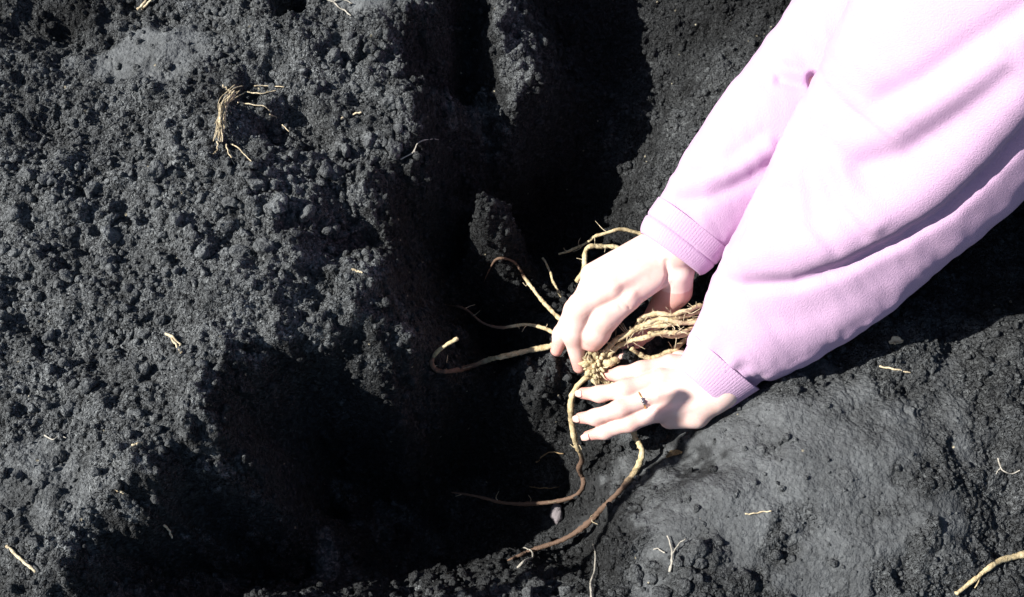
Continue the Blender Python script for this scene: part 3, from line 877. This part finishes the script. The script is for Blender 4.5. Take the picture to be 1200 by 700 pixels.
# every fold: line in the photograph, depth, width px, bulge, bulge offset px, bulge width px
F_MAIN = [(822,325),(870,334),(930,331),(990,313),(1050,283),(1110,245),(1160,197),(1210,140),(1260,80)]
HOLE = ([(953,91),(957,101)], .020, 5.0, -.0005, 0, 8)
near_folds = [
              (F_MAIN, .010, 9, .014, -34, 32),
              ([(960,150),(966,195),(985,245),(1020,285)], .0030, 10, .004, -17, 15),
              ([(950,160),(944,205),(955,255),(985,300)], .0016, 9, .002, 14, 13),
              ([(930,215),(890,250),(850,290)], .003, 12, 0, 0, 1),
              ([(1010,130),(1080,95),(1150,45),(1230,-10)], .006, 16, .006, 30, 26),
              ([(985,200),(1060,180),(1130,130),(1200,70)], .004, 14, .004, -26, 20),
              ([(870,372),(930,375),(1000,350),(1080,300)], .0012, 14, .001, 20, 16)]
far_folds = [HOLE,
             ([(775,236),(830,232),(880,210),(925,180)], .004, 10, .004, -18, 14),
             ([(800,190),(850,190),(905,150)], .002, 10, .002, 14, 12),
             ([(905,90),(940,100),(975,100)], .004, 8, .004, -14, 10)]
sweat = None
near_sec = [(843,430,.045,.0408,.0345),(856,412,.054,.048,.041),(880,388,.070,.0635,.049),(930,335,.110,.082,.054),(995,258,.165,.100,.068),(1075,160,.235,.118,.080),(1165,30,.330,.128,.09),(1310,-90,.420,.115,.09)]
far_sec = [(789,292,.088,.040,.034),(812,262,.102,.046,.040),(840,228,.122,.052,.046),(893,162,.162,.060,.052),(962,85,.198,.068,.056),(1045,-20,.255,.078,.065),(1130,-140,.340,.085,.08)]
torso = [[(CH + (-.03, 0, 0), HIP + (-0.06, 0, .02), .145, .155), (SH_L, SH_R, .085, .085), (SH_L, P(1310, -90, .42), .09, .08), (SH_R, P(1130, -140, .34), .09, .075)]]
sweat = hold(link('sweatshirt', grow('sweatshirt', torso, .012, .05, .03, (), 4), M_PINK), person)
ns, nv_ = sleeve('sleeve', near_sec, 300, 260, near_folds, 71)
def under(o, p):
    o.parent = p; o.matrix_parent_inverse = Matrix.Translation(person.location).inverted() if False else Matrix.Identity(4)
    return o
under(link('sleeve', ns, M_PINK), sweat)
fs, fv_ = sleeve('sleeve', far_sec, 260, 220, far_folds, 81, 0.8)
under(link('sleeve', fs, M_PINK), sweat)

def cuff(sec, bands, ribs):
    """ribbed knit band(s): rows px, py, z, half width, half thickness"""
    nu, n = 44, ribs * 6
    c = spline(np.array([np.concatenate([P(a, b, z), [w, t]]) for a, b, z, w, t in sec]), nu)
    ctr = c[:, :3]; tg = np.gradient(ctr, axis=0); tg /= np.linalg.norm(tg, axis=1, keepdims=True)
    s = np.cross(tg, -F_); s /= np.linalg.norm(s, axis=1, keepdims=True); u = np.cross(s, tg)
    th = np.linspace(0, 2 * math.pi, n + 1)[:-1]
    rib = 0.00022 * np.abs(np.sin(th * ribs / 2.0)) + 0.0012 * np.sin(th * 3 + 1) * 0.6
    lip = -0.0028 * np.exp(-np.linspace(0, 1, nu) / 0.06)
    x = np.linspace(0, 1, nu)
    for b_ in bands: lip = lip - 0.0035 * np.exp(-((x - b_) / 0.035) ** 2)
    v = ctr[:, None] + (c[:, 3, None] + rib[None] + lip[:, None])[..., None] * np.cos(th)[None, :, None] * s[:, None] + (c[:, 4, None] + rib[None] + lip[:, None])[..., None] * np.sin(th)[None, :, None] * u[:, None]
    v = v.reshape(-1, 3)
    i, j = np.meshgrid(np.arange(nu - 1), np.arange(n), indexing='ij')
    q = np.stack([i * n + j, i * n + (j + 1) % n, (i + 1) * n + (j + 1) % n, (i + 1) * n + j], -1).reshape(-1, 4)
    o = under(link('cuff', mesh_np('cuff', v, q), M_RIB), sweat)
    m = o.modifiers.new('thickness', 'SOLIDIFY'); m.thickness = .0022; m.offset = -1
    return o
cuff([(823,453,.033,.0345,.0290),(833,442,.038,.0375,.0315),(851,422,.049,.0440,.0370)], (), 74)
cuff([(786,296,.086,.0405,.0335),(797,281,.093,.0440,.0360),(812,262,.102,.0455,.0385)], (0.46,), 84)

tr = [[(hip + (0, 0, .01), knee, .100, .074), (knee, ank, .070, .052)] for hip, knee, ank in legs]
tr.append([(HIP, HIP + (-.02, 0, -.02), .165, .16)])
hold(link('trousers', grow('trousers', tr, .012, .04, .03, (), 4), M_DENIM), person)
for hip, knee, ank in legs:
    hold(link('shoe', grow('shoe', [[(ank + (.01, 0, -.02), ank + (.12, 0, -.03), .044, .036)]], .008, .02, .02, (), 3), M_SHOE), person)
hold(link('hair', grow('hair', [[(HEAD + (.012, 0, .02), HEAD + (.05, 0, -.04), .101, .085), (HEAD + (.0, .06, -.0), HEAD + (.03, .07, -.10), .05, .04), (HEAD + (.0, -.06, -.0), HEAD + (.03, -.07, -.10), .05, .04), (HEAD + (.06, 0, -.02), HEAD + (.10, 0, -.09), .06, .045)]], .008, .03, .02, (), 3), M_HAIR), person)

# ------------------------------------------------------------------ small things lying about
def strand(pts, r0, r1, seed, lift=0.002, bend=.00035):
    c = spline(path(pts, lift=lift), 8 * len(pts))
    gg = np.random.default_rng(seed); t = np.linspace(0, 1, len(c))
    c = c + bend * sum(gg.normal(size=(1, 3)) * np.sin(t[:, None] * (8 + 11 * q) + gg.uniform(0, 6, (1, 3))) for q in range(2))
    return tube(c, 0.85 * (r0 + (r1 - r0) * t) * (1 + .12 * np.sin(t * 30 + seed)), 7, .06, seed)

def bit(name, label, cat, group, mat, *lines, seed=0, lift=0.002):
    """a straw, twig or rootlet on the ground; its first line is the stem, others are branches of it"""
    mv, mf = strand(*lines[0], seed, lift=lift)
    c0 = mv.mean(0)
    o = link(name, mesh_np(name, mv - c0, mf), mat); o.location = c0
    tag(o, label, cat, group)
    for q, ln in enumerate(lines[1:]):
        v, f = strand(*ln, seed + 7 + q, lift=lift)
        link('side_branch', mesh_np('side_branch', v - c0, f), mat, o)
    return o

ST = 'straws and twigs lying on the soil'
RT = 'loose rootlets in the soil'
bit('straw', 'pale straw lying in the near left corner of the dug soil', 'straw', ST, M_STRAW, ([(10,641),(22,652),(34,663),(44,671)], .0018, .0016), seed=1, lift=.004)
bit('twig', 'thick yellowish twig with frayed bark in the near right corner', 'twig', ST, M_ROOT, ([(1118,697),(1138,682),(1160,664),(1180,655),(1215,648)], .0022, .0042), ([(1150,672),(1140,690)], .001, .0006), seed=2, lift=.004)
bit('straw', 'forked pale straw on the left bank above the dark pit', 'straw', ST, M_STRAW, ([(197,393),(204,396),(210,405),(216,414)], .0017, .0012), ([(198,393),(206,404),(214,416)], .0015, .0009), seed=3, lift=.004)
bit('straw', 'short straight straw on the loose bank right of the dry root clump', 'straw', ST, M_STRAW, ([(400,143),(411,138),(424,134)], .0016, .0012), seed=4, lift=.004)
bit('straw', 'split cream straw standing up at the far left edge of the soil', 'straw', ST, M_STRAW, ([(163,15),(170,7),(178,-3)], .0020, .0018), ([(168,14),(176,6),(186,-2)], .0016, .0014), seed=5, lift=.004)
bit('rootlet', 'white branching rootlet at the far edge of the bank beside the ridge', 'root', RT, M_PALE, ([(376,0),(388,4),(400,12),(412,22)], .0014, .0008), ([(388,4),(402,3),(414,6)], .001, .0006), seed=6, lift=.003)
bit('straw', 'tan straw lying along the crest of the right bank under the sleeve', 'straw', ST, M_STRAW, ([(1030,431),(1045,433),(1066,438)], .0014, .0010), seed=7)
bit('straw', 'small straw on the smooth patted face of the right bank', 'straw', ST, M_STRAW, ([(872,604),(886,602),(903,600)], .0010, .0006), seed=8)
bit('rootlet', 'curled white rootlet in the soil at the right edge', 'root', RT, M_PALE, ([(1168,538),(1174,552),(1184,556),(1194,552)], .0011, .0007), ([(1172,548),(1166,556)], .0008, .0006), seed=9)
bit('rootlet', 'tall white rootlet standing on the near lip of the pit', 'root', RT, M_PALE, ([(693,702),(692,685),(696,668),(697,652),(695,640)], .0017, .0009), seed=10, lift=.008)
bit('rootlet', 'grey forked rootlet hanging over the lip at the foot of the right bank', 'root', RT, M_PALE, ([(784,672),(786,660),(786,645),(781,630)], .0017, .0008), ([(786,652),(794,640),(803,633)], .0010, .0006), ([(778,650),(770,645),(765,646)], .0009, .0006), seed=11, lift=.006)
bit('rootlet', 'pale bent rootlet crossing the end of the long dark root', 'root', RT, M_PALE, ([(606,668),(614,660),(624,655),(622,648),(613,644)], .0016, .0008), seed=12, lift=.010)
bit('rootlet', 'thin pale rootlet curving across the shaded pit floor', 'root', RT, M_DEAD, ([(628,543),(638,536),(648,532),(660,533)], .0011, .0008), seed=13, lift=.006)
bit('rootlet', 'forked wiry rootlet on the crumbling edge above the shaded wall', 'root', RT, M_PALE, ([(470,190),(484,182),(490,172),(502,167),(514,167)], .0010, .0006), ([(486,180),(494,186)], .0008, .0005), seed=14, lift=.004)
bit('straw', 'tiny pale straw at the edge of the left bank lobe', 'straw', ST, M_STRAW, ([(414,318),(419,320),(425,322)], .0014, .0010), seed=15, lift=.004)
bit('straw', 'short pale straw on the lowest part of the left bank', 'straw', ST, M_STRAW, ([(195,617),(200,624),(204,632)], .0014, .0010), seed=16, lift=.004)
bit('straw', 'little cream straw half buried beside a smooth hollow on the left bank', 'straw', ST, M_STRAW, ([(137,575),(142,577),(147,580)], .0014, .0010), seed=17, lift=.004)
bit('straw', 'flat pale straw among fine crumbs midway down the left bank', 'straw', ST, M_STRAW, ([(156,523),(162,522),(169,521)], .0013, .0010), seed=18, lift=.004)
bit('rootlet', 'wiry grey rootlet curling over the left bank near the frame edge', 'root', RT, M_PALE, ([(54,512),(64,516),(72,513),(80,515)], .0009, .0005), seed=19, lift=.003)
bit('rootlet', 'dark stub of root standing behind the fingers of the far hand', 'root', RT, M_ROOT, ([(636,303,-.05),(643,315,-.046),(648,329,-.042),(652,338,-.046),(658,348,-.056)], .0015, .0020), seed=20)
bit('rootlet', 'thin rootlet on the pit floor left of the small grey stone', 'root', RT, M_DEAD, ([(620,571),(640,574),(655,571)], .0008, .0006), seed=21, lift=.004)

# clump of dry roots on the left bank
cb = G(266, 140)
cl = empty('dry_root_clump', cb)
tag(cl, 'bleached clump of dry fibrous roots lying bent on the left bank', 'root clump')
gg = np.random.default_rng(77)
main = [(286,110),(276,116),(266,128),(263,142),(261,156),(260,170)]
for q in range(26):
    off = gg.normal(size=2) * (2.6, 1.6); st = gg.integers(0, 3); en = gg.integers(4, 7)
    pts = [(a + off[0] + gg.normal() * 1.2, b + off[1] + gg.normal() * 1.2) for a, b in main[st:en]]
    r = gg.uniform(.0005, .0010)
    v, f = strand(pts, r, r * .6, 300 + q, lift=.006 + .006 * gg.random())
    hold(link('strand', mesh_np('strand', v, f), M_STRAW), cl)
for q, pts in enumerate(([(280,124),(295,126),(310,128),(318,134)], [(288,112),(305,113),(325,110)], [(262,104),(268,108),(272,112)], [(272,172),(284,180),(296,194)], [(266,172),(270,184),(276,196)], [(318,138),(326,142)], [(332,150),(340,158)], [(300,106),(318,104),(334,106)], [(257,170),(256,178),(252,184)])):
    v, f = strand(pts, .0009, .0005, 330 + q, lift=.005)
    hold(link('strand', mesh_np('strand', v, f), M_STRAW), cl)

def leaf(name, label, cat, pts, w, mat, seed):
    """a curled flake with a bent midrib"""
    c = spline(path(pts, lift=.005), 14); t, a, b = frames(c)
    g_ = np.random.default_rng(seed); x = np.linspace(0, 1, 14)
    ww = w * np.sin(np.pi * (0.06 + 0.88 * x)) ** 0.7 * (1 + .15 * g_.normal(size=14))
    v = np.concatenate([c[:, None] + b[:, None] * (ww[:, None, None] * np.linspace(-1, 1, 7)[None, :, None]) + a[:, None] * (ww[:, None] * .5 * np.abs(np.linspace(-1, 1, 7))[None] ** 1.5 + .0006 * g_.normal(size=(14, 7)))[..., None]]).reshape(-1, 3)
    q = np.array([[i * 7 + j, i * 7 + j + 1, (i + 1) * 7 + j + 1, (i + 1) * 7 + j] for i in range(13) for j in range(6)])
    c0 = v.mean(0); o = link(name, mesh_np(name, v - c0, q), mat); o.location = c0
    m = o.modifiers.new('thickness', 'SOLIDIFY'); m.thickness = .0006
    return tag(o, label, cat)
leaf('dead_leaf', 'crumpled brown dead leaf tucked under the near wrist', 'leaf', [(780,537),(788,533),(798,532)], .003, M_DEAD, 1)
leaf('dead_leaf', 'small tan leaf flake beside the sleeve shadow on the right bank', 'leaf', [(1040,405),(1048,402),(1056,403)], .004, M_STRAW, 2)

v, f = lump(3, 990, .22, 9)
sp = G(653, 603, .009)
o = link('stone', mesh_np('stone', v * (.011, .012, .009), f), M_STONE, smooth=False); o.location = sp
tag(o, 'small angular pinkish grey stone under the loop of a long root', 'stone')

# clods big enough to tell apart
cg = np.random.default_rng(12)
clod_me = [lump(3, 500 + k, .32, 9) for k in range(8)]
def clod(px, py, r, label, group=None, k=None, name='soil_clod'):
    p = G(px, py)
    v, f = clod_me[cg.integers(len(clod_me)) if k is None else k]
    rot = np.array(Matrix.Rotation(cg.uniform(0, 6.28), 3, 'Z') @ Matrix.Rotation(cg.uniform(-.6, .6), 3, 'X'))
    m_ = mesh_np(name, (v @ rot.T) * r, f)
    n = len(m_.vertices)
    a_ = m_.attributes.new('dust_and_light', 'FLOAT', 'POINT'); a_.data.foreach_set('value', np.full(n, float(look(dust_and_light, p[0], p[1])), np.float32))
    a_ = m_.attributes.new('grain', 'FLOAT', 'POINT'); a_.data.foreach_set('value', np.full(n, .6, np.float32))
    o = link(name, m_, M_CLOD)
    o.location = p + (0, 0, r * .25)
    return tag(o, label, 'clod', group)
def field(n, x0, x1, y0, y1, r0, r1, label, group):
    for q in range(n):
        clod(cg.uniform(x0, x1), cg.uniform(y0, y1), r0 + (r1 - r0) * cg.random() ** 2, label, group)
field(34, 5, 260, 190, 340, .005, .012, 'rounded dark clod among the coarse clods on the left bank', 'coarse clods on the left bank')
field(26, 260, 400, 190, 300, .005, .011, 'crumbly clod on the slope below the dry root clump', 'clods below the dry root clump')
field(22, 10, 240, 360, 600, .005, .009, 'small clod scattered on the lower left bank', 'clods on the lower left bank')
field(24, 360, 480, 10, 220, .005, .011, 'broken clod on the far bank between the clump and the pit', 'clods on the far bank')
field(16, 480, 680, 676, 698, .006, .012, 'pale crumbly clod heaped on the near lip of the pit', 'clods on the near lip')
field(14, 740, 830, 640, 698, .006, .012, 'rough clod at the foot of the right bank', 'clods at the foot of the right bank')
field(24, 600, 700, 385, 478, .003, .008, 'dark crumb of soil on the mound under the crown', 'crumbs on the mound')
field(16, 690, 760, 520, 600, .003, .006, 'small crumb on the slope under the near hand', 'crumbs under the near hand')
field(30, 730, 900, 60, 260, .003, .007, 'small clod stuck to the far right wall of the pit', 'clods on the right wall')
clod(666, 352, .011, 'angular grey clod touching the little finger of the far hand', k=2)
clod(655, 374, .009, 'smaller grey clod between two roots and the far hand', k=3)
clod(770, 402, .006, 'rounded dark clod between the root bundle and the near hand', k=4)

# unseen tool added outside the frame so its handle shades the near wrist
T0, T1 = P(796, 459, .056), P(762, 502, .036)
dd = (T1 - T0) / np.linalg.norm(T1 - T0)
top = T0 + to_sun * 0.74
L = (top[2] - 0.10) / -dd[2] if dd[2] < 0 else 0.6
foot = top + dd * L
shade_caster = empty('added_shade_caster', foot)
tag(shade_caster, 'added unseen shade caster shaped as a digging tool, outside the near left corner', 'shade_caster')
c = top + dd * np.linspace(0, L, 24)[:, None]
v, f = tube(c, np.concatenate([[.0068, .0088], np.full(22, .0088)]), 16)
hold(link('handle', mesh_np('handle', v, f), M_WOOD), shade_caster)
sd_ = np.cross(dd, (0, 0, 1)); sd_ /= np.linalg.norm(sd_); up_ = np.cross(sd_, dd)
bv, rows, cols = [], 12, 9
for i in range(rows):
    for j in range(cols):
        x, y = j / (cols - 1) * 2 - 1, i / (rows - 1)
        w = .075 * (1 - .25 * max(0, y - .6) * 2) * (0.55 + 0.45 * min(1, y * 5))
        bv.append(foot + dd * (-.03 + .2 * y) + sd_ * x * w + up_ * (.014 * x * x))
bq = np.array([[i * cols + j, i * cols + j + 1, (i + 1) * cols + j + 1, (i + 1) * cols + j] for i in range(rows - 1) for j in range(cols - 1)])
bo = hold(link('blade', mesh_np('blade', np.array(bv), bq), M_STEEL), shade_caster)
m = bo.modifiers.new('thickness', 'SOLIDIFY'); m.thickness = .003
